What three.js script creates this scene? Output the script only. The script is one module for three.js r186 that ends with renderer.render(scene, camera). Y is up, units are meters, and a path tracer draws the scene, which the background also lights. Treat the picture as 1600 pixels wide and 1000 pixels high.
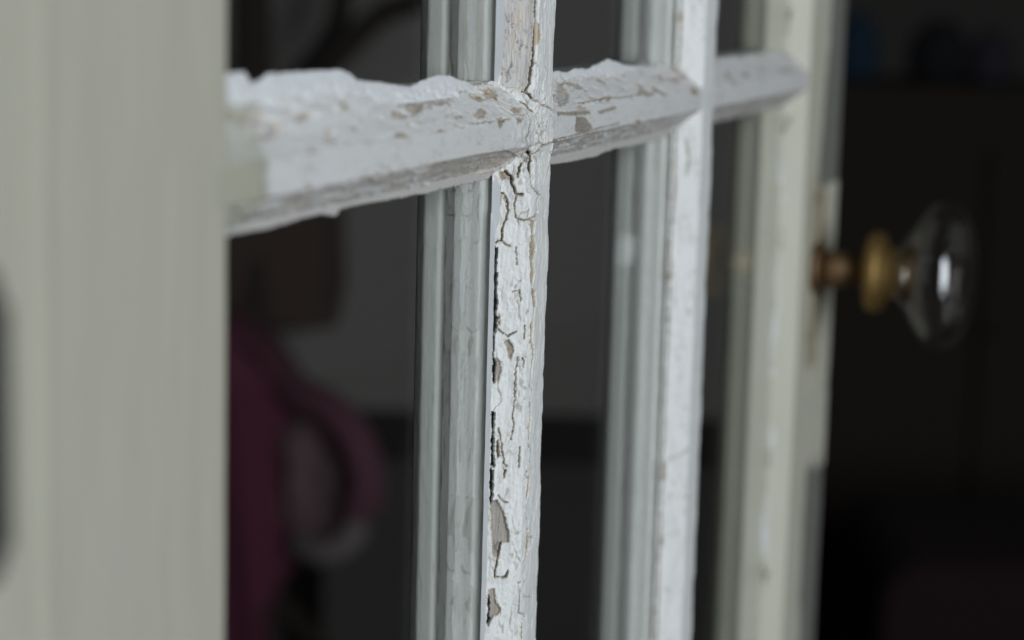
import * as THREE from 'three';
import { ImprovedNoise } from 'three/addons/math/ImprovedNoise.js';
import { mergeGeometries } from 'three/addons/utils/BufferGeometryUtils.js';
import { RectAreaLightUniformsLib } from 'three/addons/lights/RectAreaLightUniformsLib.js';

// ---------------------------------------------------------------- camera, light, exposure
const scene = new THREE.Scene();
scene.background = new THREE.Color().setRGB(0.01, 0.01, 0.0105);
const RIGHT = new THREE.Vector3(0.331367, 0.026308, 0.943135), UP = new THREE.Vector3(0.144073, 0.986477, -0.078136), FORWARD = new THREE.Vector3(0.932437, -0.161772, -0.323096);
const camera = new THREE.PerspectiveCamera(17.57, 1.6, 0.02, 30);
camera.position.set(-0.465334, 0.035126, 0.167204);
camera.quaternion.setFromRotationMatrix(new THREE.Matrix4().makeBasis(RIGHT, UP, FORWARD.clone().negate()));
camera.focus = 0.503;
camera.userData.fStop = 9.3;
camera.updateMatrixWorld();
RectAreaLightUniformsLib.init();
const renderer = new THREE.WebGLRenderer({ antialias: true });
renderer.toneMapping = THREE.LinearToneMapping;
renderer.toneMappingExposure = 1.0;
renderer.shadowMap.enabled = true;

// the tall window behind the photographer: the only source of light
const WINDOW = { at: new THREE.Vector3(-1.27, 0.38, 1.76), w: 0.95, h: 1.7, color: new THREE.Color().setRGB(0.915, 0.99, 1.05), power: 7.6 };
{
  const l = new THREE.RectAreaLight(WINDOW.color, WINDOW.power, WINDOW.w, WINDOW.h);
  l.name = 'window_daylight';
  l.position.copy(WINDOW.at);
  l.lookAt(new THREE.Vector3(0.05, -0.03, 0));
  scene.add(l);
}

// ---------------------------------------------------------------- helpers
const noise = new ImprovedNoise();
const N = (x, y, z = 0.37) => noise.noise(x + 31.7, y + 17.3, z);
const F = (x, y, z = 0.37) => N(x, y, z) + 0.5 * N(x * 2.1, y * 2.1, z + 3.1) + 0.25 * N(x * 4.3, y * 4.3, z + 7.7);
const clamp = (x, a = 0, b = 1) => Math.min(b, Math.max(a, x));
const step = (a, b, x) => { const k = clamp((x - a) / (b - a)); return k * k * (3 - 2 * k); };
const mixc = (a, b, k) => [a[0] + (b[0] - a[0]) * k, a[1] + (b[1] - a[1]) * k, a[2] + (b[2] - a[2]) * k];
let seed = 7;
const rnd = () => (seed = (seed * 16807) % 2147483647) / 2147483647;
const px = (x, y, depth) => camera.position.clone().addScaledVector(RIGHT, (x - 800) / 3236 * depth).addScaledVector(UP, -(y - 500) / 3236 * depth).addScaledVector(FORWARD, depth);
const taken = {};
const numbered = (n) => { taken[n] = (taken[n] ?? -1) + 1; return taken[n] ? n + '_' + String(taken[n]).padStart(3, '0') : n; };
function thing(name, label, category, pos = [0, 0, 0], turn = 0, group) {
  const o = new THREE.Group(); o.name = numbered(name); o.position.set(...pos); o.rotation.y = turn; scene.add(o);
  o.userData = { label, category }; if (group) o.userData.group = group;
  return o;
}
function part(name, geometry, material, parent, label) {
  const m = new THREE.Mesh(geometry, material); m.name = name; m.castShadow = m.receiveShadow = true;
  if (label) m.userData.label = label;
  parent.add(m); return m;
}
function noiseTexture(size, fn) {
  const d = new Uint8Array(size * size * 4);
  for (let j = 0; j < size; j++) for (let i = 0; i < size; i++) {
    const v = clamp(fn(i / size, j / size)) * 255, k = (j * size + i) * 4;
    d[k] = d[k + 1] = d[k + 2] = v; d[k + 3] = 255;
  }
  const t = new THREE.DataTexture(d, size, size); t.wrapS = t.wrapT = THREE.MirroredRepeatWrapping; t.magFilter = THREE.LinearFilter; t.minFilter = THREE.LinearMipmapLinearFilter; t.generateMipmaps = true; t.needsUpdate = true;
  return t;
}
// brushed paint: fine ridges along v, pimples and pits
const brushBump = noiseTexture(512, (u, v) => 0.5 + 0.28 * F(u * 60, v * 5) + 0.2 * F(u * 45, v * 45, 5.2));
const paintMat = new THREE.MeshStandardMaterial({ vertexColors: true, roughness: 0.52, bumpMap: brushBump, bumpScale: 0.00012 });
const dullMat = new THREE.MeshStandardMaterial({ vertexColors: true, roughness: 0.7, bumpMap: brushBump, bumpScale: 0.00008 });

// A painted surface: a profile (mm, across) swept along a bar (mm), every vertex pushed out along the profile's normal by field(s, t)[0] mm and coloured by field(s, t)[1..3].
function sweep({ profile, ts, ds, round = 1, axis, shift = 0, field, flip = false, DOOR_LIFT = 1020 }) {
  const P = [];
  let s = 0;
  for (let i = 0; i + 1 < profile.length; i++) {
    const [a, b] = profile[i], [c, d] = profile[i + 1], L = Math.hypot(c - a, d - b), n = Math.max(1, Math.round(L / ds));
    for (let k = 0; k < n; k++) P.push([a + (c - a) * k / n, b + (d - b) * k / n, s + L * k / n]);
    s += L;
  }
  P.push([...profile[profile.length - 1], s]);
  const passes = Math.round((round / ds) ** 2);
  for (let p = 0; p < passes; p++) for (let i = 1; i + 1 < P.length; i++) { P[i][0] = (P[i - 1][0] + 2 * P[i][0] + P[i + 1][0]) / 4; P[i][1] = (P[i - 1][1] + 2 * P[i][1] + P[i + 1][1]) / 4; }
  const nrm = P.map((_, i) => { const a = P[Math.max(0, i - 1)], b = P[Math.min(P.length - 1, i + 1)], dx = b[0] - a[0], dz = b[1] - a[1], L = Math.hypot(dx, dz) || 1; return flip ? [dz / L, -dx / L] : [-dz / L, dx / L]; });
  const w = P.length, h = ts.length, pos = new Float32Array(w * h * 3), col = new Float32Array(w * h * 3), uv = new Float32Array(w * h * 2), idx = [];
  for (let j = 0; j < h; j++) for (let i = 0; i < w; i++) {
    const [f, r, g, b] = field(P[i][2], ts[j], i / (w - 1)), u = P[i][0] + nrm[i][0] * f + shift, z = P[i][1] + nrm[i][1] * f, k = j * w + i;
    if (axis === 'v') pos.set([u / 1000, (ts[j] + DOOR_LIFT) / 1000, z / 1000], k * 3); else pos.set([ts[j] / 1000, (u + DOOR_LIFT) / 1000, z / 1000], k * 3);
    col.set([Math.max(0, r), Math.max(0, g), Math.max(0, b)], k * 3); uv.set([P[i][2] / 40, ts[j] / 40], k * 2);
    if (i && j) {
      const a = k - w - 1, bb = k - w, c = k - 1;
      if ((axis === 'v') !== flip) idx.push(a, bb, k, a, k, c); else idx.push(a, k, bb, a, c, k);
    }
  }
  const geo = new THREE.BufferGeometry();
  geo.setAttribute('position', new THREE.BufferAttribute(pos, 3)); geo.setAttribute('color', new THREE.BufferAttribute(col, 3)); geo.setAttribute('uv', new THREE.BufferAttribute(uv, 2));
  geo.setIndex(idx); geo.computeVertexNormals();
  return geo;
}
const range = (a, b, d) => { const n = Math.max(1, Math.round((b - a) / d)); return Array.from({ length: n + 1 }, (_, i) => a + (b - a) * i / n); };
const mixedRange = (lo, a, b, hi, fine, coarse) => [...range(lo, a, coarse).slice(0, -1), ...range(a, b, fine), ...range(b, hi, coarse).slice(1)];

// Chips and cracks that the photograph shows, as outlines on the unrolled surface (mm across, mm along).
const MARKS_FOCUS_BAR = {"bare":[[3.8,-51.2,5,-50.8,6.3,-52.8,5.9,-55.3,5.3,-56.5,4.9,-54,4.2,-52.2],[2,-55.3,3.3,-56.5,3.5,-58.6,2.8,-61,2.1,-61.4],[2.2,-44.2,2.8,-45,2.8,-47.1,2.2,-47.7],[1.6,-90.9,3.4,-91.1,4.3,-93.3,5.4,-95.3,5.7,-97.5,6.5,-100.1,6.2,-101.6,4.3,-101.9,3.7,-105.4,2.4,-105.4,2,-100.1,1.6,-93.5],[1.7,-113.7,2.9,-113.3,3.6,-116.9,4.7,-118.5,4.5,-120,2.8,-120.4,1.9,-123.1],[1.5,-10.3,3.1,-10.1,4.5,-11.2,4.7,-12.6,3.1,-11.7,2.2,-12.3]],"gap":[[1.6,-13.5,2.2,-13.5,2.2,-18.3,1.6,-18.3],[1.1,-27.9,1.8,-28.3,1.7,-33.2,2,-34.8,1.7,-38.9,2.1,-41.3,2,-43.3,1.2,-43.3,1.1,-34.8],[1,-41,2,-41.4,2.2,-42.6,1.9,-44.6,2.3,-45.9,2,-47.5,1.7,-50.4,1.2,-50.6],[1.3,-55.3,2.1,-55.5,2.2,-58.6,2,-61.9,1.4,-62.1],[1.5,-68.7,2.2,-68.7,2.1,-72.6,1.8,-74.3,2.4,-82.6,1.5,-82.6],[1.6,-82.2,2.3,-83.5,2.2,-90.5,1.6,-92.9],[1.5,-114.2,2.1,-116,2.2,-122.2,1.7,-126.2,1.3,-122.2],[0.4,-28.3,1.6,-28.3,1.6,-33.2,1.9,-37.2,1.5,-40.5,1.9,-43.3,0.8,-43.3],[0.5,-41,1.7,-41.4,1.8,-46.3,1.6,-50.8,1.5,-55.3,1.9,-61.9,1.2,-62.1],[1.1,-68.5,2,-68.7,2,-74.3,2.2,-82.6,1.2,-82.6],[1.1,-82.2,2.1,-83.5,2,-91.3,1.4,-93.1]],"tan":[[9.4,25.8,11.9,25,14,22.2,12.9,21.1,9.5,19.4,8.8,15.8,8.5,13.5,8.6,17.8,9.2,20.9,9.2,23.7],[2.2,-15.1,3.5,-16.3,4.1,-18.7,3.8,-20.7,3,-23.1,2.8,-26.7,2.3,-26.7,2.4,-23.5,3.1,-21.1,3.5,-19.5,3.3,-17.5,2.2,-16.1],[9.6,-21.8,13.2,-22.2,12.2,-25.3,14.6,-28.8,12.3,-31.8,13.9,-35.3,12.1,-38.4,15.3,-39.6,15.9,-43.8,12,-43.3,11.3,-39.1,10.1,-35.6,10.7,-32.5,9.8,-28.3,10,-24.3],[11.5,-41.6,15,-42.1,14.5,-45.7,13.7,-48.1,13.3,-51.7,14.9,-55.7,13.9,-59.3,13.3,-61.7,11.8,-58.9,12.7,-55.4,11.1,-51.4,11.4,-47.7,12.4,-45],[11.8,-66.4,13.4,-67.6,13.9,-71,13.3,-75.1,12.7,-77.5,11.4,-73.9,12.3,-69.9],[13.3,-84.4,14.8,-86.5,14.1,-90.7,12.6,-94.1,11.8,-94.1,12.9,-91.7,11.4,-90.1],[12.2,-98.6,14.4,-99.6,15.1,-105.1,12.9,-107.2,10.9,-106.9,12.7,-104.5],[10.7,-120.9,13.1,-122,12.4,-129.9,10.8,-129.4],[7.2,-3,8.4,-1.6,9.1,-1.8,8.9,-2.9,7.9,-4.2,7.4,-4.1],[8.3,2.8,9.2,2.6,9.1,1.3,8.5,0.7]],"primer":[[0.9,36.7,9.6,36.9,9.5,31.5,9.3,29.1,9.5,25.6,9.5,22.9,9.2,20.9,9.1,17.8,8.8,15,8.5,13.5,8.2,11.1,7.4,9.2,4.2,9.7,1.6,10.5]],"crack":[[0.35,9.8,34.6,9.3,29.1,9.6,25.6,9.2,23.7,9.2,20.5,8.9,15.8,8.5,13.5,8.3,11.1,7.4,9.3],[0.3,7.4,9.3,8.9,7.5,15.6,5.5,19.4,4.9,26.8,2.7],[0.32,5.6,6.4,7.1,6.2,8.5,4.8,10.1,3.2,11.1,2.3],[0.6,8.5,0,8.6,-1.6,7.4,-4,7.6,-5.2,9,-6.3],[0.22,9,-6.2,12.7,-5,17.7,-3.9,22.2,-4,26.7,-3.6],[0.18,8.4,3.2,8.4,0.8,8.6,-1.2],[0.15,10.9,1.5,14.2,-0.6],[0.3,16.6,14.4,17.6,14.1],[0.18,9,16,11.2,15.6],[0.55,7.4,-3.8,8.6,-5.8,9.1,-7,8.7,-8.6,9.4,-11,9.8,-13.8,12.4,-15.4,15.6,-15.7],[0.45,3.1,-10.1,4.5,-11.2,5,-13.4,5.7,-15.4,7.3,-15.6],[0.2,6.9,-8,6,-10.6],[0.14,24.2,-4.8,22.7,-9.6,19.8,-13],[0.2,5.7,-15.8,5.5,-18.6,5.8,-20.9,7.5,-21.8,9.5,-21.4,14.1,-20.4,13.3,-17.7,14.5,-16.2],[0.22,1.1,-27.1,2.5,-26.6,3.6,-27.7,4.8,-27.9],[0.22,2.2,-15.1,3.5,-16.3,4.1,-18.7,3.8,-20.7,2.8,-23.5,2.7,-26.7],[0.22,9.5,-21.4,10,-24.3,9.8,-28.3,10.7,-32.5,10.1,-35.6,11.3,-39.1,12,-43.3],[0.12,5.7,-39.3,7.1,-38.8,7.8,-41.3],[0.08,6.2,-28.3,6.5,-32.4],[0.2,1.8,-47.9,3.3,-49.1,4.6,-50.1,6.6,-48.9],[0.16,6.9,-61,6.8,-64.4,6.7,-67.7,6.4,-70.2,6.8,-72.7,6.2,-75.6],[0.1,7.3,-55.3,6.9,-59,6.9,-61],[0.12,8.7,-55.5,8.8,-57.8],[0.14,8.8,-47.5,8.9,-50.8],[0.26,11.5,-41.6,12.4,-45,11.4,-47.7,11.1,-51.4,12.7,-55.4,11.8,-58.9,11.4,-62.2,13.5,-64.2,11.8,-66.4,12.7,-69.9,11.8,-73.9,11.5,-77.6,14.1,-78.8,13.1,-81.8,13.9,-83.6],[0.4,2.8,-76.4,3.1,-80.1],[0.16,3.1,-72.6,3.8,-76.4,4.3,-79.3,4.6,-81.8,5.4,-82.7],[0.1,8.4,-77.7,8.4,-82.7],[0.3,4.3,-101.9,3.5,-106.3,3,-110.5,5.8,-110.6,6.2,-109],[0.28,13.5,-83.5,11,-84.7,13.6,-87.1,11.7,-90.1,13.2,-91.8,11.8,-94.1],[0.2,11.8,-94.1,13.3,-96.7,12.2,-98.6,14.9,-102.4,14,-104.8,10.9,-106.9],[0.34,13.3,-111.8,9.7,-113.5,9.4,-117,9.3,-119.7,12.8,-121.5,10.5,-123.5,11.4,-129.6],[0.1,11.6,-116,19.2,-118.1],[0.1,13.7,-101.4,18.5,-102.6],[0.4,4.9,-83.5,4.7,-85.3],[0.2,3.3,-89.8,4.7,-91.4,5.7,-91.6],[0.12,8.7,-112.1,10,-112],[0.4,8.1,3.3,8.5,0.7,8.3,-1.3,7.3,-3.7],[0.45,7.7,-3.8,8.5,-5.5,9,-6.3],[0.2,10.8,1.5,13,0.3],[0.14,23.1,-5.3,22.2,-9.3,19.1,-13.1],[0.2,6.7,-8.1,6,-11.5],[0.35,10.2,-0.3,11.9,-1.5],[0.25,6.5,9.1,8.6,8,10,6.7],[0.22,9.2,-3.4,14.1,-3.2,18.3,-4.2],[0.14,13.6,2.4,13.1,-0.7],[0.12,18.6,1.8,18.2,-2.9]]};
const MARKS_NEAR_CROSSBAR = {"bare":[[10.1,-19.6,10,-12.7,10.9,-13.8,12.9,-18.2,12.3,-19.8],[10.9,-7.8,11.5,-3.3,12,-4.2,12.6,-7.6],[17.5,-85.1,18,-82.2,19.4,-81.1],[17,-92,17.7,-88.6,19.2,-88.4]],"tan":[[2,-22.3,2.7,-19.4,3.5,-14.5,4.7,-14.8,5.1,-20.9,3.4,-23]],"gap":[],"primer":[[-0.2,-67.2,0.8,-58.5,0.5,-47.9,0.8,-38.1,2,-38.4,2.7,-34.8,4,-37.7,4.7,-44.2,3.6,-51.6,5.2,-55.5,6.1,-60.1,7.1,-61.6,6.2,-61.7,7,-63.9,5.4,-62.6,4.7,-63.9,3.4,-62.1,2.2,-66.1,1.1,-69.3],[1.3,-25.1,1.3,-16.7,2.8,-13.2,2.7,-19.4],[-2.4,-84.4,-1.9,-79.8,0.4,-79,0.9,-80.9,-0.8,-82.7],[-1.1,-117,-1.1,-112.3,0.6,-113.8,0.3,-117.3],[2.9,-135.7,2.3,-129.4,4.3,-131.6,5,-136.9],[4.4,-130.7,4.3,-125.1,6.4,-126.4,6.5,-132.1],[16.6,-124,16.8,-121.1,19.5,-119.4,19.2,-121.9],[16.7,-149.9,16.8,-144.9,19.1,-144.2,19.8,-148.4],[18,-60.8,17.9,-35.2,18.7,-11.8,22.1,3.7,26.5,-2.7,29.1,-34.2,26.3,-49.1]],"crack":[[0.4,-0.6,-12.7,1.4,-13.9,2.9,-11.3],[0.3,7.8,-11.1,9.8,-8.4,11,-2.8],[0.2,3.9,-6.7,6.1,-4.5,8.9,-2.1],[0.2,10.3,-38.1,10.7,-30.6,10.9,-20.6],[0.25,0.7,-35,1.2,-28.9,1.7,-21.8],[0.3,9.2,1.4,11.9,0.4,14.7,0,16.5,-1.6]]};
const MARKS_MIDDLE_CROSSBAR = {"bare":[[10.6,24.6,11.5,32.8,12,50.4,13.3,51.5,12.7,34.3,12.1,23.1],[13.1,38.8,13.6,46,16.1,52.8,17.8,53.9,18,43.8,16.9,38.3],[12.8,57.1,12.2,73.6,12.9,75.7,13.7,60.1],[6.8,119.5,7.9,123.7,10.9,130.2,11.7,123.4,9.3,117.8],[8.9,157.9,10.2,164.8,13.2,163.6,12.5,155.6],[16.9,93.9,17.5,99.3,19.2,101.2,18.5,95.6]],"tan":[[11.6,174.3,12.4,185.3,13.7,184.1,13,175.7]],"gap":[],"primer":[[1,45.5,2.6,47,5.9,45.1,9.1,36.3,9.7,28.2,7.4,31.5],[-0.3,49,0.4,56.3,2.2,54.1,1.6,49.2],[2.1,148.1,3.1,170.8,5.6,185.4,5.6,164.2]],"crack":[[0.35,9.6,44,9.4,57.5,9.1,69.7,9.8,84,9.5,106.2],[0.2,18,21.2,18.1,31.4,17.3,54.8,17,78.2]]};
function prepare(list, open) {
  return list.map((raw) => {
    const w = open ? raw[0] : 0, q = open ? raw.slice(1) : raw, pts = [];
    for (let i = 0; i < q.length; i += 2) pts.push([q[i], q[i + 1]]);
    const xs = pts.map((p) => p[0]), ys = pts.map((p) => p[1]);
    return { w, pts, open, box: [Math.min(...xs) - 1.6, Math.min(...ys) - 1.6, Math.max(...xs) + 1.6, Math.max(...ys) + 1.6] };
  });
}
function signed(o, x, y) {
  if (x < o.box[0] || x > o.box[2] || y < o.box[1] || y > o.box[3]) return 9;
  let d = 1e9, inside = false; o.side = 1;
  const p = o.pts, n = p.length;
  for (let i = o.open ? 1 : 0, j = o.open ? 0 : n - 1; i < n; j = i++) {
    const ex = p[j][0] - p[i][0], ey = p[j][1] - p[i][1], wx = x - p[i][0], wy = y - p[i][1], k = clamp((wx * ex + wy * ey) / (ex * ex + ey * ey + 1e-9));
    const dd = (wx - ex * k) ** 2 + (wy - ey * k) ** 2; if (dd < d) { d = dd; o.side = ex * wy - ey * wx > 0 ? 1 : -1; }
    if ((p[i][1] > y) !== (p[j][1] > y) && x < ex * (y - p[i][1]) / (p[j][1] - p[i][1]) + p[i][0]) inside = !inside;
  }
  d = Math.sqrt(d);
  return o.open ? d : inside ? -d : d;
}
const prep = (m) => ({ bare: prepare(m.bare), gap: prepare(m.gap), tan: prepare(m.tan), primer: prepare(m.primer), crack: prepare(m.crack, true) });
const WHITE = [0.77, 0.765, 0.745], CREAM = [0.66, 0.61, 0.5], PRIMER = [0.52, 0.485, 0.46], WOOD = [0.34, 0.3, 0.265], TAN = [0.5, 0.415, 0.3], DIRT = [0.19, 0.16, 0.125];
function woodAt(s, t, base, mould = 1) {
  const g = F(s * 2.6, t * 0.16, 2.2), f = N(s * 7, t * 0.5, 4.4);
  let c = base.map((v) => v * (1 + 0.22 * g + 0.14 * f));
  const ux = s + 0.8 * N(s * 0.7, t * 0.5, 24), uy = t + 1.6 * N(s * 0.5, t * 0.4, 25);
  const patch = F(ux * 0.35, uy * 0.16, 9.1), fleck = N(ux * 1.7, uy * 0.7, 26) + 0.55 * N(ux * 4.7, uy * 1.9, 27) + 0.9 * patch;
  if (fleck > 0.35) c = mixc(c, [0.15, 0.135, 0.125], step(0.35, 0.85, fleck) * 0.8 * mould);
  const rub = F(ux * 0.4, uy * 0.09, 28); if (rub > 0.2) c = mixc(c, c.map((v, i) => v * [1.0, 0.92, 0.79][i]), step(0.2, 0.6, rub));
  return { c, h: 0.07 * g + 0.06 * f };
}
// broken plates of paint, longer along the grain: [height of this plate, distance to its edge]
const hash = (i, j, k) => { const v = Math.sin(i * 127.1 + j * 311.7 + k * 74.7) * 43758.5453; return v - Math.floor(v); };
function plates(s, t, w, l, k) {
  const x = s / w + 0.35 * N(s * 0.5, t * 0.3, k), y = t / l + 0.3 * N(s * 0.4, t * 0.25, k + 1), ix = Math.floor(x), iy = Math.floor(y);
  let a = 9, b = 9, hh = 0;
  for (let i = -1; i < 2; i++) for (let j = -1; j < 2; j++) {
    const cx = ix + i + hash(ix + i, iy + j, k), cy = iy + j + hash(ix + i, iy + j, k + 1), d = Math.hypot(x - cx, y - cy);
    if (d < a) { b = a; a = d; hh = hash(ix + i, iy + j, k + 2) - 0.5 + 0.5 * (hash(ix + i, iy + j, k + 3) - 0.5) * (x - cx); } else if (d < b) b = d;
  }
  return [hh, b - a];
}
// paint coat with chips, a lower cream coat showing at broken rims, cracks with lifted lips
function coat(s, t, m, opt = {}) {
  const wx = s + 0.28 * F(s * 1.1, t * 1.1, 1.5) + 0.09 * N(s * 4.5, t * 4.5, 8.2), wy = t + 0.28 * F(s * 1.1, t * 1.1, 5.5) + 0.09 * N(s * 4.5, t * 4.5, 3.2);
  const onNose = opt.nose ? step(opt.nose, opt.nose + 1.5, s) : 0;
  let h = 0.10 * F(s * 0.55, t * 0.12, 11) + 0.055 * (1 - 0.8 * onNose) * N(s * 2.3, t * 0.35, 12) + 0.06 * (1 - 0.5 * onNose) * F(s * 1.3, t * 0.9, 13);
  const [ph, pe] = plates(s, t, 2.6, 7.5, 41), [qh, qe] = plates(s + 50, t, 1.1, 2.6, 43), broken = Math.max(step(-0.15, 0.3, F(s * 0.22, t * 0.07, 29)) * (1 - 0.75 * onNose), opt.nose ? step(15, 10, Math.abs(t + 1)) : 0);
  h += (0.46 * ph + 0.16 * qh) * (0.35 + 0.65 * broken);
  const rim = step(0.14, 0.02, pe) * broken * step(-0.2, 0.2, N(s * 0.7, t * 0.5, 30)), rim2 = 0.6 * step(0.13, 0.02, qe) * broken * step(-0.05, 0.3, N(s * 0.6, t * 0.4, 34));
  h -= 0.4 * Math.max(rim, rim2);
  const tone = 1 + 0.035 * F(s * 0.8, t * 0.2, 14) + 0.03 * N(s * 3, t * 1.2, 15);
  let c = (opt.paint ?? WHITE).map((v) => v * tone);
  c = mixc(c, [0.36, 0.32, 0.26], 0.7 * Math.max(rim, rim2));
  const stain = F(s * 0.6, t * 0.25, 16) + 0.5 * N(s * 3.1, t * 2.1, 17);
  if (stain > 0.45) c = mixc(c, opt.stain ?? [0.68, 0.645, 0.58], 0.7 * step(0.45, 0.95, stain));
  // alligatoring: fine broken lines along the grain
  const vein = Math.abs(N(s * 0.95 + 0.35 * N(s * 0.8, t * 0.8, 18), t * 0.13 + 0.12 * N(s, t * 0.9, 19), 20)), where = step(0.0, 0.35, F(s * 0.3, t * 0.1, 21) + 0.1);
  if (vein < 0.035) { h -= 0.16 * where * (1 - vein / 0.035); c = mixc(c, [0.5, 0.47, 0.41], 0.5 * where * step(0.035, 0.01, vein)); }
  if (!m) return [h, ...c];
  for (const o of m.tan) {
    const d = signed(o, wx, wy);
    if (d < 0) { const k = step(0, 0.18, -d), w = woodAt(s, t, TAN); h = h * (1 - k) + k * (-0.42 + w.h); c = mixc(c, w.c, k); } else if (d < 1) h += 0.12 * Math.exp(-d / 0.35);
  }
  for (const o of m.primer) {
    const d = signed(o, wx, wy);
    if (d < 0) { const k = step(0, 0.2, -d), w = woodAt(s, t, PRIMER); h = h * (1 - k) + k * (-0.45 + w.h); c = mixc(c, w.c, k); } else if (d < 1.4) { h += 0.22 * Math.exp(-d / 0.45); if (d < 0.3) c = mixc(c, CREAM, 0.8); }
  }
  for (const o of m.bare) {
    const d = signed(o, wx, wy);
    if (d < 0) { const k = step(0, 0.15, -d), w = woodAt(s, t, WOOD); h = h * (1 - k) + k * (-0.6 + w.h); c = mixc(c, w.c, k); } else if (d < 1.4) { h += 0.3 * Math.exp(-d / 0.45); if (d < 0.26) { c = mixc(c, CREAM, 0.8); h -= 0.2; } }
  }
  for (const o of m.crack) {
    const d = signed(o, wx, wy), w = Math.max(0.19, (o.side > 0 ? 0.8 : 1) * o.w * (0.9 + 0.3 * N(s * 0.9, t * 0.9, 22)));
    if (d < w) { const k = step(w, w * 0.45, d); h -= Math.min(1.3, 0.35 + 2.0 * o.w) * k; c = mixc(c, DIRT, k); } else if (d < 1.5) { h += (o.side > 0 ? 1.15 : -0.25) * o.w * Math.exp(-(d - w) / (o.side > 0 ? 0.8 : 0.5)); if (d < w + 0.16 + 0.12 * N(s * 3, t * 3, 23)) c = mixc(c, CREAM, 0.75); }
  }
  for (const o of m.gap) {
    const d = signed(o, wx, wy) + 0.2 * N(s * 1.2, t * 0.5, 35) + 0.1 * N(s * 3, t * 1.7, 36) + 0.12;
    if (d < 0) { const k = step(0, 0.12, -d); h = h * (1 - k) + k * -2.1; c = mixc(c, [0.07, 0.06, 0.05], k); } else if (d < 1) h += 0.2 * Math.exp(-d / 0.3);
  }
  return [h, ...c];
}

// ---------------------------------------------------------------- the room behind the door: dark, out of focus
const YAW = Math.atan2(-FORWARD.x, -FORWARD.z);
const inRoom = (x, y, depth) => px(x, y, depth);
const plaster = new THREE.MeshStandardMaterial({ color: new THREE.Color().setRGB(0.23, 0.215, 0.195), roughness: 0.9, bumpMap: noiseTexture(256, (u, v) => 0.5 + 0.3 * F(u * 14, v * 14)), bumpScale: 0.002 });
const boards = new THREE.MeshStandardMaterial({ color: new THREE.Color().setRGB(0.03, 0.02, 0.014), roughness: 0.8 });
{
  const wall = (name, w, h, d, centre, mat) => {
    const o = new THREE.Mesh(new THREE.BoxGeometry(w, h, d), mat); o.name = name; o.position.copy(centre); o.rotation.y = YAW; o.receiveShadow = o.castShadow = true; o.userData.kind = 'structure'; scene.add(o);
  };
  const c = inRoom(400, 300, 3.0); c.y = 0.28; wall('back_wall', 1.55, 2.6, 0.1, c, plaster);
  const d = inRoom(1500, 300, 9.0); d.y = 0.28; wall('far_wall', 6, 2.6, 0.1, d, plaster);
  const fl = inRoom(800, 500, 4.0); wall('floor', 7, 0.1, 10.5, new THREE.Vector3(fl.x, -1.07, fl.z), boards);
}

// ---------------------------------------------------------------- the door
const LIFT = 1.02;
const door = thing('glazed_door', 'old glazed door with flaking white bars, beige stiles and a glass knob', 'door', [0, -LIFT, 0]);
const focusMarks = prep(MARKS_FOCUS_BAR), nearMarks = prep(MARKS_NEAR_CROSSBAR), middleMarks = prep(MARKS_MIDDLE_CROSSBAR);
const ROWS = [-600, -300, 0, 300, 600], TOP = 830, BOTTOM = -770;
const BAR_FLANK = Math.hypot(4.5, 8.5);
const barProfile = [[0, 0], [4.5, 8.5], [18.5, 8.5], [23, 0]];
const innerProfile = [[1.2, -0.2], [1.2, -2.6], [0, -2.7], [0, -9.8], [3.2, -10.4], [3.4, -13], [1, -13.8], [0.7, -17.5], [2.6, -20.2], [5.5, -21.2], [17.5, -21.2], [20.4, -20.2], [22.3, -17.5], [22, -13.8], [19.6, -13], [19.8, -10.4], [23, -9.8], [23, -2.7], [21.8, -2.6], [21.8, -0.2]];
const innerField = (k) => (s, t) => {
  const v = 1 + 0.05 * F(s * 0.7, t * 0.08, k) + 0.04 * N(s * 2.6, t * 0.5, k + 1);
  let c = [0.63 * v, 0.63 * v, 0.59 * v];
  const grime = F(s * 0.9, t * 0.06, k + 2) + 0.4 * N(s * 4, t * 0.6, k + 3);
  if (grime > 0.5) c = mixc(c, [0.46, 0.45, 0.41], 0.8 * step(0.5, 0.9, grime));
  return [0.06 * F(s * 0.8, t * 0.15, k + 4), ...c];
};
// first bar: in focus
const bar = part('muntin', sweep({
  profile: barProfile, ts: mixedRange(BOTTOM, -150, 46, TOP, 0.2, 4), ds: 0.2, round: 0.5, axis: 'v', flip: false,
  field: (s, t) => {
    const r = coat(s, t, focusMarks, { nose: BAR_FLANK + 2 });
    if (s > BAR_FLANK + 1) r[0] += 0.35 * F(s * 0.12, t * 0.06, 31) + 0.25 * step(-40, 20, t);
    if (Math.abs(t) < 9) r[0] += 0.25 * step(9, 4, Math.abs(t)) * (0.8 + 0.6 * N(s * 0.4, t * 0.4, 32));
    return r;
  },
}), paintMat, door, 'in-focus white glazing bar with cracked and chipped paint');
part('inner_moulding', sweep({ profile: innerProfile, ts: mixedRange(BOTTOM, -150, 46, TOP, 1.5, 20), ds: 0.5, round: 0.5, axis: 'v', flip: true, field: innerField(40) }), dullMat, bar);
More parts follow.
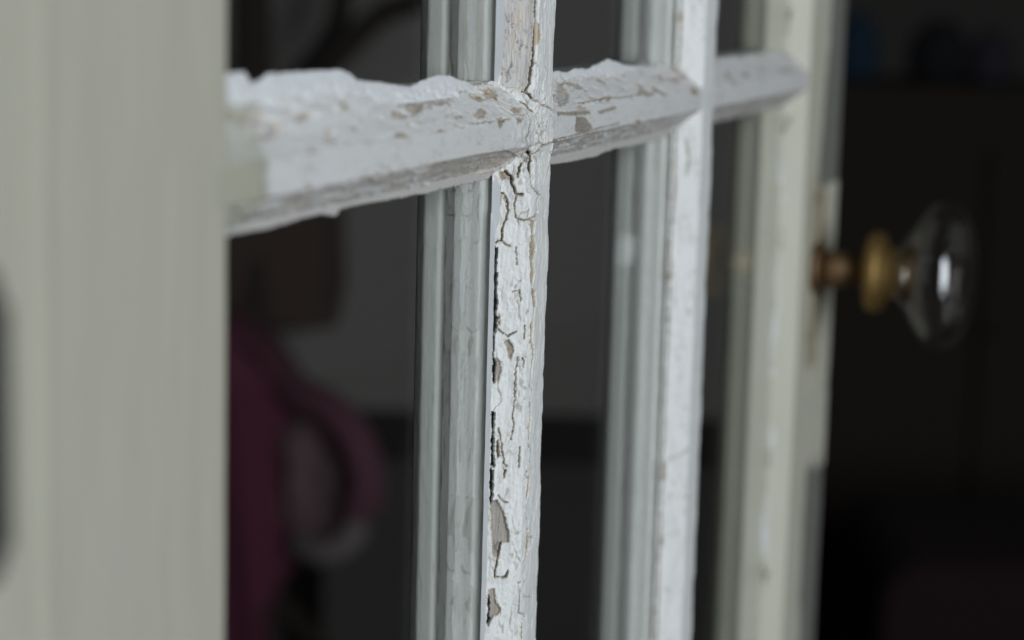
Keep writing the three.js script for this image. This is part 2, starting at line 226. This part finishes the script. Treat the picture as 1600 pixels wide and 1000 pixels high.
// second bar: beyond focus
const flaws = (k, density) => {
  const o = { bare: [], gap: [], tan: [], primer: [], crack: [] };
  for (let t = -240; t < 90; t += 9 + 16 * rnd()) {
    if (rnd() < density) { const s = 0.4 + rnd() * 1.6, l = 2 + 5 * rnd(); o.bare.push([s - 0.7, t, s + 0.9, t + 0.5, s + 0.7, t + l, s - 0.5, t + l * 0.8]); }
    if (rnd() < density * 0.5) { const s = 3 + rnd() * 8; o.crack.push([0.2 + 0.15 * rnd(), s, t, s + 0.8 * rnd(), t + 5, s - 0.5, t + 11]); }
  }
  o.crack.push([0.4, ...range(-240, 90, 15).flatMap((t) => [1.1 + 0.5 * N(t * 0.1, k), t])]);
  o.crack.push([0.16, 2.5, -116, 6, -115, 11, -111.5], [0.12, 3, -128, 12, -128.5]);
  return prep(o);
};
const secondMarks = flaws(3, 0.35);
const bar2 = part('muntin', sweep({ profile: barProfile, shift: 166, ts: mixedRange(BOTTOM, -190, 52, TOP, 0.5, 5), ds: 0.4, round: 0.6, axis: 'v', field: (s, t) => { const r = coat(s + 40, t, null), q = coat(s, t, secondMarks); return [0.45 * q[0] + 0.3 * F(s * 0.15, t * 0.07, 33), q[1], q[2], q[3]].map((v, i) => (i ? v : v + 0.15 * r[0])); } }), paintMat, door, 'blurred white glazing bar beyond the focused one');
part('inner_moulding', sweep({ profile: innerProfile, shift: 166, ts: mixedRange(BOTTOM, -190, 52, TOP, 3, 20), ds: 0.6, round: 0.5, axis: 'v', flip: true, field: innerField(50) }), dullMat, bar2);

// crossbars, cut between the upright bars
const crossProfile = [[11, 0], [3, 8.3], [-3.5, 8.3], [-10.5, 0]];
const C1 = Math.hypot(8, 8.3), C2 = C1 + 6.5;
function crossField(k, marks, beige) {
  return (s, t) => {
    const onTop = step(C1 + 0.5, C1 - 0.8, s), under = step(C2 - 0.4, C2 + 0.8, s), nose = 1 - onTop - under;
    const old = { paint: [0.715, 0.705, 0.695], stain: [0.64, 0.585, 0.49] }, m = coat(marks ? s : s + k * 13, t, marks, old);
    let h = m[0] * (0.12 + 0.88 * (onTop + under)) + 0.08 * F(s * 0.2, t * 0.05, k + 60), c = m.slice(1);
    const wear = F(s * 0.32, t * 0.075, k + 61) + 0.3 * N(s * 1.7, t * 0.6, k + 62);
    const bareTop = onTop * step(0.27, 0.36, wear), grey = under * step(-0.25, 0.1, wear + 0.1);
    if (bareTop > 0) { const w = woodAt(s, t, [0.45, 0.395, 0.335], 0.5); c = mixc(c, w.c, bareTop); h -= 0.4 * bareTop; }
    if (grey > 0) { const w = woodAt(s, t, [0.56, 0.51, 0.45], 0.35); c = mixc(c, w.c, 0.75 * grey); h -= 0.3 * grey; }
    h += (onTop * step(4, 0, s) + under * step(C2 + 7, C2 + 11, s)) * 0.5 * F(s * 0.5, t * 0.35, k + 63);
    if (marks === nearMarks) h += 0.55 * step(-16, -3, t) * (1 + 0.8 * N(s * 0.5, t * 0.5, 68));
    if (marks === nearMarks) h += step(-66, -92, t) * step(7, 1, s) * (1.9 + 0.9 * F(s * 0.4, t * 0.12, 67)) + 0.7 * step(-138, -144, t);
    if (beige) { const b = beige(s, t, nose); if (b > 0) c = mixc(c, [0.44, 0.43, 0.34], b); }
    // rust stain round a nail head
    if (marks === nearMarks) { const d = Math.hypot((s - 4.9) * 1.1, t + 9.6) + 0.4 * N(s * 2, t * 2, 64); if (d < 1.5) c = mixc(c, d < 0.4 ? [0.1, 0.05, 0.02] : [0.5, 0.33, 0.1], d < 0.4 ? 0.9 : 0.75 * step(1.5, 0.6, d)); }
    return [h, ...c];
  };
}
const crossInner = innerProfile.map(([u, z]) => [11.5 - u, z]);
function crossbar(row, x0, x1, ds, dt, k, marks, beige, label) {
  const o = part('crossbar', sweep({ profile: crossProfile, shift: row, ts: range(x0, x1, dt), ds, round: 0.45, axis: 'h', flip: true, field: crossField(k, marks, beige) }), paintMat, door, label);
  part('inner_moulding', sweep({ profile: crossInner, shift: row, ts: range(x0, x1, dt * 4), ds: 0.8, round: 0.5, axis: 'h', field: innerField(k + 70) }), dullMat, o);
  return o;
}
const SPANS = [[-159, 5], [17, 171], [183, 338]];
let nearCross, middleCross, farCross;
for (const row of ROWS) {
  if (row) { SPANS.forEach(([a, b], i) => crossbar(row, a, b, 1.2, 2.5, 5 + i + row * 0.013, null)); continue; }
  nearCross = crossbar(0, ...SPANS[0], 0.25, 0.3, 1, nearMarks, (s, t, nose) => step(-138.5, -142.5, t + 2.5 * N(s * 0.5, t * 0.3, 65) - 0.6 * Math.abs(s - C1 - 3)) * clamp(nose + 0.55), 'blurred near crossbar under a ragged white paint edge');
  middleCross = crossbar(0, ...SPANS[1], 0.3, 0.4, 2, middleMarks, null, 'crossbar with brown bare chips beside the focused bar');
  farCross = crossbar(0, ...SPANS[2], 0.5, 0.7, 3, null, null);
}

// ragged films of paint and putty on the glass, thin broken slivers along the bars
function film(name, outline, z0, thick, color, parent, k, label) {
  const shape = new THREE.Shape(), fine = [];
  outline.forEach(([x, y], i) => { const [x2, y2] = outline[(i + 1) % outline.length], n = Math.max(1, Math.round(Math.hypot(x2 - x, y2 - y) / 0.7)); for (let q = 0; q < n; q++) { const a = x + (x2 - x) * q / n, b = y + (y2 - y) * q / n; fine.push([a + 0.25 * F(a * 0.9, b * 0.9, k), b + 0.35 * F(a * 0.8, b * 0.8, k + 2)]); } });
  fine.forEach(([x, y], i) => (i ? shape.lineTo(x / 1000, y / 1000 + LIFT) : shape.moveTo(x / 1000, y / 1000 + LIFT)));
  const g = new THREE.ExtrudeGeometry(shape, { depth: thick / 1000, bevelEnabled: true, bevelThickness: 0.0002, bevelSize: 0.0002, bevelSegments: 2, curveSegments: 1 });
  g.translate(0, 0, z0 / 1000 + 0.0002); { const u = g.attributes.uv; for (let i = 0; i < u.count; i++) u.setXY(i, u.getX(i) * 25, u.getY(i) * 25); }
  return part(name, g, color, parent, label);
}
const filmWhite = new THREE.MeshStandardMaterial({ color: new THREE.Color().setRGB(0.71, 0.715, 0.72), roughness: 0.55, bumpMap: brushBump, bumpScale: 0.0003 });
const sliverMat = new THREE.MeshStandardMaterial({ color: new THREE.Color().setRGB(0.6, 0.61, 0.62), roughness: 0.6 });
const filmGrey = new THREE.MeshStandardMaterial({ color: new THREE.Color().setRGB(0.5, 0.475, 0.45), roughness: 0.75, bumpMap: brushBump, bumpScale: 0.0003 });
// a smear of paint and putty, thick at its foot and thinning to a ragged edge on the glass
function smear(top, foot, thick, k, parent, label) {
  const x0 = top[0][0], x1 = top[top.length - 1][0], ts = range(x0, x1, 0.35), rows = 16, pos = [], col = [], uv = [], idx = [];
  ts.forEach((x, a) => {
    let q = 0; while (q < top.length - 2 && top[q + 1][0] < x) q++;
    const f = clamp((x - top[q][0]) / (top[q + 1][0] - top[q][0])), edge = top[q][1] + (top[q + 1][1] - top[q][1]) * f + 0.22 * F(x * 0.5, 1.1, k) + 0.12 * N(x * 2.1, 3, k), hi = Math.max(foot + 0.4, edge);
    for (let b = 0; b <= rows; b++) {
      const v = b / rows, y = foot + (hi - foot) * v, lump = 1 + 0.45 * F(x * 0.35, y * 0.5, k + 1) + 0.25 * N(x * 1.4, y * 1.4, k + 2), z = b === rows ? 0.02 : 0.05 + thick * lump * (0.75 * (1 - v) ** 1.4 + 0.35 * Math.sqrt(1 - v)), w = 1 + 0.04 * F(x * 0.4, y * 0.6, k + 3);
      const dirt = step(0.35, 0.75, F(x * 0.3, y * 0.5, k + 4) + 0.4 * N(x * 2, y * 2, k + 5));
      pos.push(x / 1000, y / 1000 + LIFT, z / 1000); col.push(...mixc([0.75 * w, 0.755 * w, 0.76 * w], [0.6, 0.55, 0.47], 0.6 * dirt)); uv.push(x / 40, y / 40);
      if (a && b) { const p = a * (rows + 1) + b, l = p - rows - 1; idx.push(l - 1, p - 1, p, l - 1, p, l); }
    }
  });
  const g = new THREE.BufferGeometry(); g.setAttribute('position', new THREE.Float32BufferAttribute(pos, 3)); g.setAttribute('color', new THREE.Float32BufferAttribute(col, 3)); g.setAttribute('uv', new THREE.Float32BufferAttribute(uv, 2)); g.setIndex(idx); g.computeVertexNormals();
  return part('paint_film', g, paintMat, parent, label);
}
smear([[-157, 17.6], [-138.3, 17.8], [-131.4, 17.9], [-129, 15.6], [-125.5, 16.2], [-122.3, 17.2], [-114.3, 17.2], [-97.1, 17], [-92.6, 17.1], [-86.4, 16.4], [-81.6, 14.6], [-68.3, 13.5], [-58, 12.6], [-44, 11]], 9, 1.9, 80, nearCross, 'ragged white paint edge left on the glass');
smear([[-58, 10.6], [-54.3, 11.9], [-47, 13.2], [-40, 13.9], [-35.6, 14], [-30, 13.7], [-25.6, 13], [-17.3, 11.6], [-10, 10.2]], 9, 1.5, 83, nearCross);
smear([[21, 12], [24, 12.4], [36, 11.9], [47.4, 12.3], [56, 11.6], [62.7, 12.6], [74, 12], [83, 13], [92, 14.2], [97, 13.8], [108, 12.2], [120, 11.4], [132, 10.9], [140, 10.2]], 9, 1.0, 85, middleCross);
film('paint_film', [[-157, -9], [-157, -10.5], [-136, -10.4], [-122, -10.8], [-108, -10.3], [-99, -10.4], [-96, -10.9], [-93.3, -11.3], [-91, -10.2], [-85.5, -10.1], [-67.4, -10.6], [-46, -11.1], [-30, -11], [-5, -11.2], [0, -9.5]], 0, 0.6, filmGrey, nearCross, 87);
film('paint_film', [[22, -9.5], [23, -11.4], [40, -11.2], [60, -11.8], [83, -11.9], [88, -11.4], [100, -11], [118, -11.4], [150, -11.4], [166, -9.5]], 0, 0.6, filmGrey, middleCross, 89);
function sliver(t0, t1, x0, lean, tall, k) {
  const ts = range(t0, t1, 0.4), pos = [], idx = [];
  ts.forEach((t, j) => {
    const e = Math.min(1, (t - t0) / 6, (t1 - t) / 6), top = tall * (0.25 + 0.75 * e) * (1 + 0.14 * F(t * 0.35, k, 3)), x = x0 + 0.22 * F(t * 0.09, k, 5), l = lean * (1 + 0.5 * N(t * 0.12, k, 7));
    for (const [a, b] of [[0, 0], [1, 0], [1, 1], [0, 1]]) pos.push((x + a * l + b * 0.28) / 1000, t / 1000 + LIFT, (0.1 + a * top) / 1000);
    if (j) for (let q = 0; q < 4; q++) { const a = (j - 1) * 4 + q, b = (j - 1) * 4 + (q + 1) % 4; idx.push(a, b, b + 4, a, b + 4, a + 4); }
  });
  const last = (ts.length - 1) * 4; idx.push(0, 2, 1, 0, 3, 2, last, last + 1, last + 2, last, last + 2, last + 3);
  let g = new THREE.BufferGeometry(); g.setAttribute('position', new THREE.Float32BufferAttribute(pos, 3)); g.setIndex(idx); g = g.toNonIndexed(); g.computeVertexNormals();
  part('paint_sliver', g, sliverMat, bar);
}
sliver(-27, -8.5, -0.2, 0.5, 1.9, 1);
sliver(-152, -20, -0.7, 0.2, 1.1, 2);
sliver(10, 48, -0.6, 0.3, 1.9, 3);

// panes
const glass = new THREE.MeshPhysicalMaterial({ color: new THREE.Color().setRGB(0.982, 0.99, 0.984), roughness: 0.02, metalness: 0, transmission: 1, thickness: 0, ior: 1.5, specularIntensity: 1 });
const EDGES = [[-151, 1], [22, 167], [188, 335.5]];
const levels = [BOTTOM, ...ROWS, TOP];
for (let r = 0; r + 1 < levels.length; r++) for (const [a, b] of EDGES) {
  const y0 = levels[r] + (r ? 10 : -2), y1 = levels[r + 1] - (r + 2 < levels.length ? 10 : -2);
  const g = new THREE.BoxGeometry((b - a) / 1000, (y1 - y0) / 1000, 0.002); g.translate((a + b) / 2000, (y0 + y1) / 2000 + LIFT, -0.0014);
  part('glass_pane', g, glass, door);
}

// stiles and rails in beige
const BEIGE = [0.485, 0.463, 0.378];
function beigeField(k, extra) {
  return (s, t) => {
    const v = 1 + 0.04 * F(s * 0.12, t * 0.02, k) + 0.025 * N(s * 1.4, t * 0.06, k + 1);
    let c = (k === 100 ? [0.56, 0.54, 0.44] : BEIGE).map((x) => x * v), h = 0.1 * F(s * 0.25, t * 0.03, k + 2) + 0.06 * N(s * 1.1, t * 0.05, k + 3);
    const drip = F(s * 0.08, t * 0.015, k + 4); if (drip > 0.55) c = mixc(c, [0.5, 0.46, 0.42], 0.35 * step(0.55, 0.8, drip));
    const r = extra ? extra(s, t, c, h) : null;
    return r ?? [h, ...c];
  };
}
part('stile', sweep({
  profile: [[-266, -22], [-266, 9], [-155.5, 9], [-150.5, 0.2], [-150.5, -22], [-266, -22]], ts: mixedRange(-1010, -110, 60, 1000, 1.2, 15), ds: 0.9, round: 1.1, axis: 'v',
  field: beigeField(90, (s, t, c, h) => { const ridge = Math.exp(-(((s - 85 + 0.6 * N(t * 0.05, 2)) / 1.5) ** 2)); return [h + 0.35 * ridge, ...c]; }),
}), paintMat, door, 'broad beige stile, blurred in the foreground');
const knobHeight = -78;
part('stile', sweep({
  profile: [[340.3, -21.2], [337.4, -20.2], [335.5, -17.5], [335.8, -13.8], [338.2, -13], [338, -10.4], [334.8, -9.8], [334.8, 0], [339, 8.6], [413, 8.6], [413, -21.2], [340.3, -21.2]], ts: mixedRange(-1010, -290, 80, 1000, 0.8, 15), ds: 0.6, round: 0.7, axis: 'v',
  field: beigeField(100, (ss, t, c, h) => {
    const s = ss - 6.27;
    // s: 0..22 inner edge, 22..31.6 flank, 31.6..105.6 face
    const chip = F(s * 0.35, t * 0.05, 110) + 0.5 * N(s * 1.5, t * 0.4, 111);
    if (s > 21 && s < 24.5) { const p = N(s * 0.3, t * 0.055, 112) + 0.4 * N(s, t * 0.3, 113); if (p > 0.34) return [h - 0.3, 0.7, 0.7, 0.71]; if (p < -0.4) return [h - 0.8, 0.2, 0.17, 0.13]; }
    if (s > 44) {
      const edge = 62 + 16 * N(t * 0.012, 4.4) + 5 * N(t * 0.06, 5.5) + 2 * N(s * 0.5, t * 0.4, 114);
      const worn = s > edge && (t < -165 + 10 * N(s * 0.2, 1) || t > -45 || chip > 0.3);
      if (worn) { const w = woodAt(s * 0.5, t * 0.6, [0.2, 0.2, 0.18]); return [h - 0.5 + w.h, ...w.c]; }
      if (s > edge - 1.5 && s < edge && chip > -0.1) return [h + 0.2, 0.58, 0.54, 0.42];
    }
    const d = Math.hypot(s - 64, (t - knobHeight) * 0.45) + 4 * N(s * 0.2, t * 0.1, 115);
    if (d < 20 && s > 50) { const w = woodAt(s * 0.6, t * 0.5, [0.34, 0.29, 0.2]); return [h - 0.5 + w.h, ...w.c]; }
    return [h, ...c];
  }),
}), paintMat, door, 'beige stile with worn edge behind the glass knob');
for (const [y0, y1] of [[TOP, 1000], [-1010, BOTTOM]]) part('rail', sweep({ profile: [[y0, -21.5], [y0, 8.5], [y1, 8.5], [y1, -21.5], [y0, -21.5]], ts: range(-150.5, 334.8, 6), ds: 4, round: 2, axis: 'h', flip: false, field: beigeField(120 + y0 * 0.01) }), paintMat, door);

// glass knob on a brass collar
{
  const knob = new THREE.Group(); knob.name = 'doorknob'; knob.position.set(0.372, LIFT + knobHeight / 1000, 0); knob.userData.label = 'clear faceted glass knob on a brass collar'; door.add(knob);
  const turned = (pts, seg) => { const g = new THREE.LatheGeometry(pts.map(([r, z]) => new THREE.Vector2(r / 1000, z / 1000)), seg); g.rotateX(Math.PI / 2); return g; };
  const brass = new THREE.MeshStandardMaterial({ color: new THREE.Color().setRGB(0.31, 0.205, 0.075), metalness: 1, roughness: 0.6 });
  const copper = new THREE.MeshStandardMaterial({ color: new THREE.Color().setRGB(0.22, 0.14, 0.075), metalness: 1, roughness: 0.62 });
  part('rose', turned([[0, 8.4], [11, 8.4], [11.4, 9.6], [10, 11.5], [0, 12.5]], 40), copper, knob);
  part('shank', turned([[0, 12], [7, 12], [7.6, 15], [7.4, 20], [5.6, 22.5], [5, 30], [0, 30]], 40), copper, knob);
  part('collar', turned([[0, 29], [11, 29.2], [15, 30.2], [16.4, 32], [16.4, 34.6], [15, 36.4], [11, 37.4], [9.5, 41.5], [0, 41.5]], 48), brass, knob);
  const clear = new THREE.MeshPhysicalMaterial({ color: 0xffffff, roughness: 0.02, transmission: 1, thickness: 0, ior: 1.85 });
  const outline = new THREE.SplineCurve([[0, 41.6], [10, 41.8], [12.4, 44], [17.5, 47.4], [25.5, 52.4], [29.4, 56.5], [30, 60], [28, 65.5], [22.5, 69.8], [13, 72.2], [0, 73]].map(([a, b]) => new THREE.Vector2(a, b))).getPoints(70).map((p) => [Math.max(0, p.x), p.y]);
  part('crystal', turned(outline, 64), clear, knob);
}
// hinge at the near edge
{
  const hinge = new THREE.Group(); hinge.name = 'hinge'; hinge.position.set(-0.2693, LIFT - 0.0165, 0.0336); hinge.userData.label = 'dark iron hinge, a blurred dark patch at the near edge'; door.add(hinge);
  const iron = new THREE.MeshStandardMaterial({ color: new THREE.Color().setRGB(0.03, 0.03, 0.032), metalness: 0.4, roughness: 0.6 });
  const b = new THREE.CylinderGeometry(0.0055, 0.0055, 0.028, 24), f1 = new THREE.SphereGeometry(0.0048, 16, 12), f2 = f1.clone(); f1.translate(0, 0.015, 0); f2.translate(0, -0.015, 0);
  part('barrel', mergeGeometries([b, f1, f2]), iron, hinge);
  const leaf = new THREE.BoxGeometry(0.0016, 0.03, 0.05); leaf.translate(0.0013, 0, -0.0285); part('leaf', leaf, iron, hinge);
}
// ---------------------------------------------------------------- things in the room, far out of focus
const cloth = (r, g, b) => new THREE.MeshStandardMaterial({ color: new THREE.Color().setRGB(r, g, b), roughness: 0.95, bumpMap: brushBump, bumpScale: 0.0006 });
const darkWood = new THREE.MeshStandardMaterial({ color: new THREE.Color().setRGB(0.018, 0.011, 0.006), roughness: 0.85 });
const FLOOR = -1.02;
{ // bentwood coat stand
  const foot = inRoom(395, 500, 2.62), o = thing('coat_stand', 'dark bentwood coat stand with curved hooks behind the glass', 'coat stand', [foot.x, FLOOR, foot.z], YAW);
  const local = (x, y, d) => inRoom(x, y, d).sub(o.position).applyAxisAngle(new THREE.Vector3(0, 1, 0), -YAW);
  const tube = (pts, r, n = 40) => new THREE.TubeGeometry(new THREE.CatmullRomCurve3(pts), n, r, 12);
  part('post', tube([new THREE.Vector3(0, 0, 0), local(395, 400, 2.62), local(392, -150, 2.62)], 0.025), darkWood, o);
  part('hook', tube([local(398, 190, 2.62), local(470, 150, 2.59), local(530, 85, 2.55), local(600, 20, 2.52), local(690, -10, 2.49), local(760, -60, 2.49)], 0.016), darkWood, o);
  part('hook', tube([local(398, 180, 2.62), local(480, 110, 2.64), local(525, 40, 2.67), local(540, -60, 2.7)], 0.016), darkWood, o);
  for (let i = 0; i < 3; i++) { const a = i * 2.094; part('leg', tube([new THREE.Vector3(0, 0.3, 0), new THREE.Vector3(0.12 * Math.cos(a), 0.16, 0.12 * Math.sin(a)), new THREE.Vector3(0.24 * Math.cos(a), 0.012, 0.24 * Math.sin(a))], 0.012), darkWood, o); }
}
function hanging(name, label, category, outline, depth, thick, mat, k) { // a hanging cloth: rounded, folded body from an outline
  const pts = outline.map(([x, y]) => inRoom(x, y, depth)), c = pts.reduce((a, p) => a.add(p), new THREE.Vector3()).divideScalar(pts.length);
  const o = thing(name, label, category, [c.x, Math.min(...pts.map((p) => p.y)), c.z], YAW);
  const loc = pts.map((p) => p.clone().sub(o.position).applyAxisAngle(new THREE.Vector3(0, 1, 0), -YAW));
  const sh = new THREE.Shape(); loc.forEach((p, i) => (i ? sh.lineTo(p.x, p.y) : sh.moveTo(p.x, p.y)));
  const g = new THREE.ExtrudeGeometry(sh, { depth: thick, bevelEnabled: true, bevelThickness: thick * 0.45, bevelSize: 0.012, bevelSegments: 6, steps: 4 });
  const q = g.attributes.position; for (let i = 0; i < q.count; i++) q.setZ(i, q.getZ(i) + 0.02 * Math.sin(q.getX(i) * 70 + 2 * N(q.getY(i) * 4, k)) + 0.012 * N(q.getX(i) * 20, q.getY(i) * 8, k));
  g.computeVertexNormals();
  part(category.replace(/ /g, '_') + '_cloth', g, mat, o);
}
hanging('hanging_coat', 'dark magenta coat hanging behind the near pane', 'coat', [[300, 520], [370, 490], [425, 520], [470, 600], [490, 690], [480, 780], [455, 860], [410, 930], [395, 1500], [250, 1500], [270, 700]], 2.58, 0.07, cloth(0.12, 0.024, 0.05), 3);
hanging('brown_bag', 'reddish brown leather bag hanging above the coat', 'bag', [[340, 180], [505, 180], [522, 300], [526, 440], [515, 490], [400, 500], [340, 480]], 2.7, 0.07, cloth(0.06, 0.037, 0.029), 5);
{ // looped scarf
  const a = inRoom(520, 900, 2.43), o = thing('scarf', 'pale pink looped scarf hanging beside the magenta coat', 'scarf', [a.x, a.y, a.z], YAW);
  const local = (x, y, d) => inRoom(x, y, d).sub(o.position).applyAxisAngle(new THREE.Vector3(0, 1, 0), -YAW);
  const band = (list, r) => new THREE.TubeGeometry(new THREE.CatmullRomCurve3(list.map(([x, y, d]) => local(x, y, d))), 50, r, 14);
  part('loop', band([[430, 585, 2.5], [470, 618, 2.45], [515, 640, 2.42], [555, 685, 2.4], [572, 745, 2.4], [560, 800, 2.42]], 0.022), cloth(0.15, 0.06, 0.085), o);
  const mound = new THREE.SphereGeometry(1, 40, 30), q = mound.attributes.position, m = local(512, 745, 2.48);
  for (let i = 0; i < q.count; i++) { const x = q.getX(i), y = q.getY(i), z = q.getZ(i), f = 1 + 0.22 * Math.sin(x * 7 + 3 * N(y * 2, z * 2, 8)) * (1 - y * y) + 0.15 * N(x * 3, y * 3, z * 3); q.setXYZ(i, m.x + 0.06 * x * f, m.y + 0.095 * y * (1 + 0.1 * N(x * 2, 1, z)), m.z + 0.035 * z * f); }
  mound.computeVertexNormals(); part('fold', mound, cloth(0.16, 0.1, 0.11), o);
  part('tail', band([[470, 850, 2.46], [505, 862, 2.43], [540, 850, 2.42], [562, 815, 2.42]], 0.017), cloth(0.2, 0.165, 0.165), o);
}
{ // low dark cupboard behind the first two panes
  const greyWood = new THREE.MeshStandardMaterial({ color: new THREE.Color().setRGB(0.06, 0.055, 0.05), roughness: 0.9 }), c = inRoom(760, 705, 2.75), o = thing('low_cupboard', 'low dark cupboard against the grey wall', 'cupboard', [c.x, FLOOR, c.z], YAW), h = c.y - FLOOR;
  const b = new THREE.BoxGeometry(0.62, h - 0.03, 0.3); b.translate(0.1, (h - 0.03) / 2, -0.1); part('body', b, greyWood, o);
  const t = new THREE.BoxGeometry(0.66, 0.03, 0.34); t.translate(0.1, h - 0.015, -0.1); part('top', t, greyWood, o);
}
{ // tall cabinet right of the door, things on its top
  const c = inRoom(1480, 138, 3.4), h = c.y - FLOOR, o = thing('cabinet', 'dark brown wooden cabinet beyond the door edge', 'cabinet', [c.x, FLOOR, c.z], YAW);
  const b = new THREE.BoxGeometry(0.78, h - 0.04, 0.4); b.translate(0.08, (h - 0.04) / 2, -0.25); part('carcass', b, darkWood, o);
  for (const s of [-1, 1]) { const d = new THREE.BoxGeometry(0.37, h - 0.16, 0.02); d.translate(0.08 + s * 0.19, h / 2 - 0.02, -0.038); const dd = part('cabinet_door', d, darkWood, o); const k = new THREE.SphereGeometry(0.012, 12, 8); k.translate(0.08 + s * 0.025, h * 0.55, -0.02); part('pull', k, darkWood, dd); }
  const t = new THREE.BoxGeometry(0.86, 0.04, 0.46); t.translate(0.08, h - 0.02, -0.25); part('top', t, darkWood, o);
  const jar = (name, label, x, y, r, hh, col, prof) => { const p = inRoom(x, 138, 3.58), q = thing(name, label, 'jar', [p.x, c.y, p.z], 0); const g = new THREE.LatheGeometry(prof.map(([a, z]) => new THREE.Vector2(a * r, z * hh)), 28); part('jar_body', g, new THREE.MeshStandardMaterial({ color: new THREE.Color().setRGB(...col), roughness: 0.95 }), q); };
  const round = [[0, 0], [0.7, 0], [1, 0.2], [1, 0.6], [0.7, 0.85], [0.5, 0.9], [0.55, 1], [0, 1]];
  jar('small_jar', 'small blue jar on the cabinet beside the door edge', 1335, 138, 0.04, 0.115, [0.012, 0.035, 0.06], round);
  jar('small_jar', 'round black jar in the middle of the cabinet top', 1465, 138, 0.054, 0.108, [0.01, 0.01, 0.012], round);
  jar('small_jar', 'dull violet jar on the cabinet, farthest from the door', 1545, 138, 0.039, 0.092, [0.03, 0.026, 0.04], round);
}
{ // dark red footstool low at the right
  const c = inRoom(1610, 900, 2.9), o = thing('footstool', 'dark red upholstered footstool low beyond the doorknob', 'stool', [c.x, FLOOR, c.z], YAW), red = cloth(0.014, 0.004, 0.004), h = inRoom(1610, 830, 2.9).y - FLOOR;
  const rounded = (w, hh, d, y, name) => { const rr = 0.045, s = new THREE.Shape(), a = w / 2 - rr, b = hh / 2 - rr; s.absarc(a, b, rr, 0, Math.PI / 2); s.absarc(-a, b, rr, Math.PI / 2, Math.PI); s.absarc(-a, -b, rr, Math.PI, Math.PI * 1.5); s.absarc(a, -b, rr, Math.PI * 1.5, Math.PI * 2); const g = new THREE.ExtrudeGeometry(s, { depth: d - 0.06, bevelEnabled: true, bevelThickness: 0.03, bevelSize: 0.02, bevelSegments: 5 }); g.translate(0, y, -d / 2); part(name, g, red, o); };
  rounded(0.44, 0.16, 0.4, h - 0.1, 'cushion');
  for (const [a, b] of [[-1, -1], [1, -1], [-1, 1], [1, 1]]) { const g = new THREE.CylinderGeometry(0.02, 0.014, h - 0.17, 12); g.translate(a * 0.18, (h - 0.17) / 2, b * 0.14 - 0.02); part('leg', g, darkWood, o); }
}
{ // the window that lights the door, standing behind the photographer
  const o = thing('window', 'tall bright window lighting the door', 'window', [WINDOW.at.x, WINDOW.at.y, WINDOW.at.z]);
  o.lookAt(new THREE.Vector3(0.05, -0.03, 0));
  const frameMat = new THREE.MeshStandardMaterial({ color: new THREE.Color().setRGB(0.6, 0.6, 0.58), roughness: 0.5 });
  const { w, h } = WINDOW, bars = [[-w / 2 - 0.04, 0, 0.08, h + 0.16], [w / 2 + 0.04, 0, 0.08, h + 0.16], [0, h / 2 + 0.04, w, 0.08], [0, -h / 2 - 0.04, w, 0.08]];
  for (const [x, y, a, b] of bars) { const g = new THREE.BoxGeometry(a, b, 0.08); g.translate(x, y, -0.05); part('frame', g, frameMat, o); }
  const g = new THREE.BoxGeometry(w, h, 0.006); g.translate(0, 0, -0.06); part('lamp_pane', g, new THREE.MeshStandardMaterial({ color: 0x000000, emissive: WINDOW.color, emissiveIntensity: 1.0, roughness: 0.3 }), o);
}
renderer.render(scene, camera);
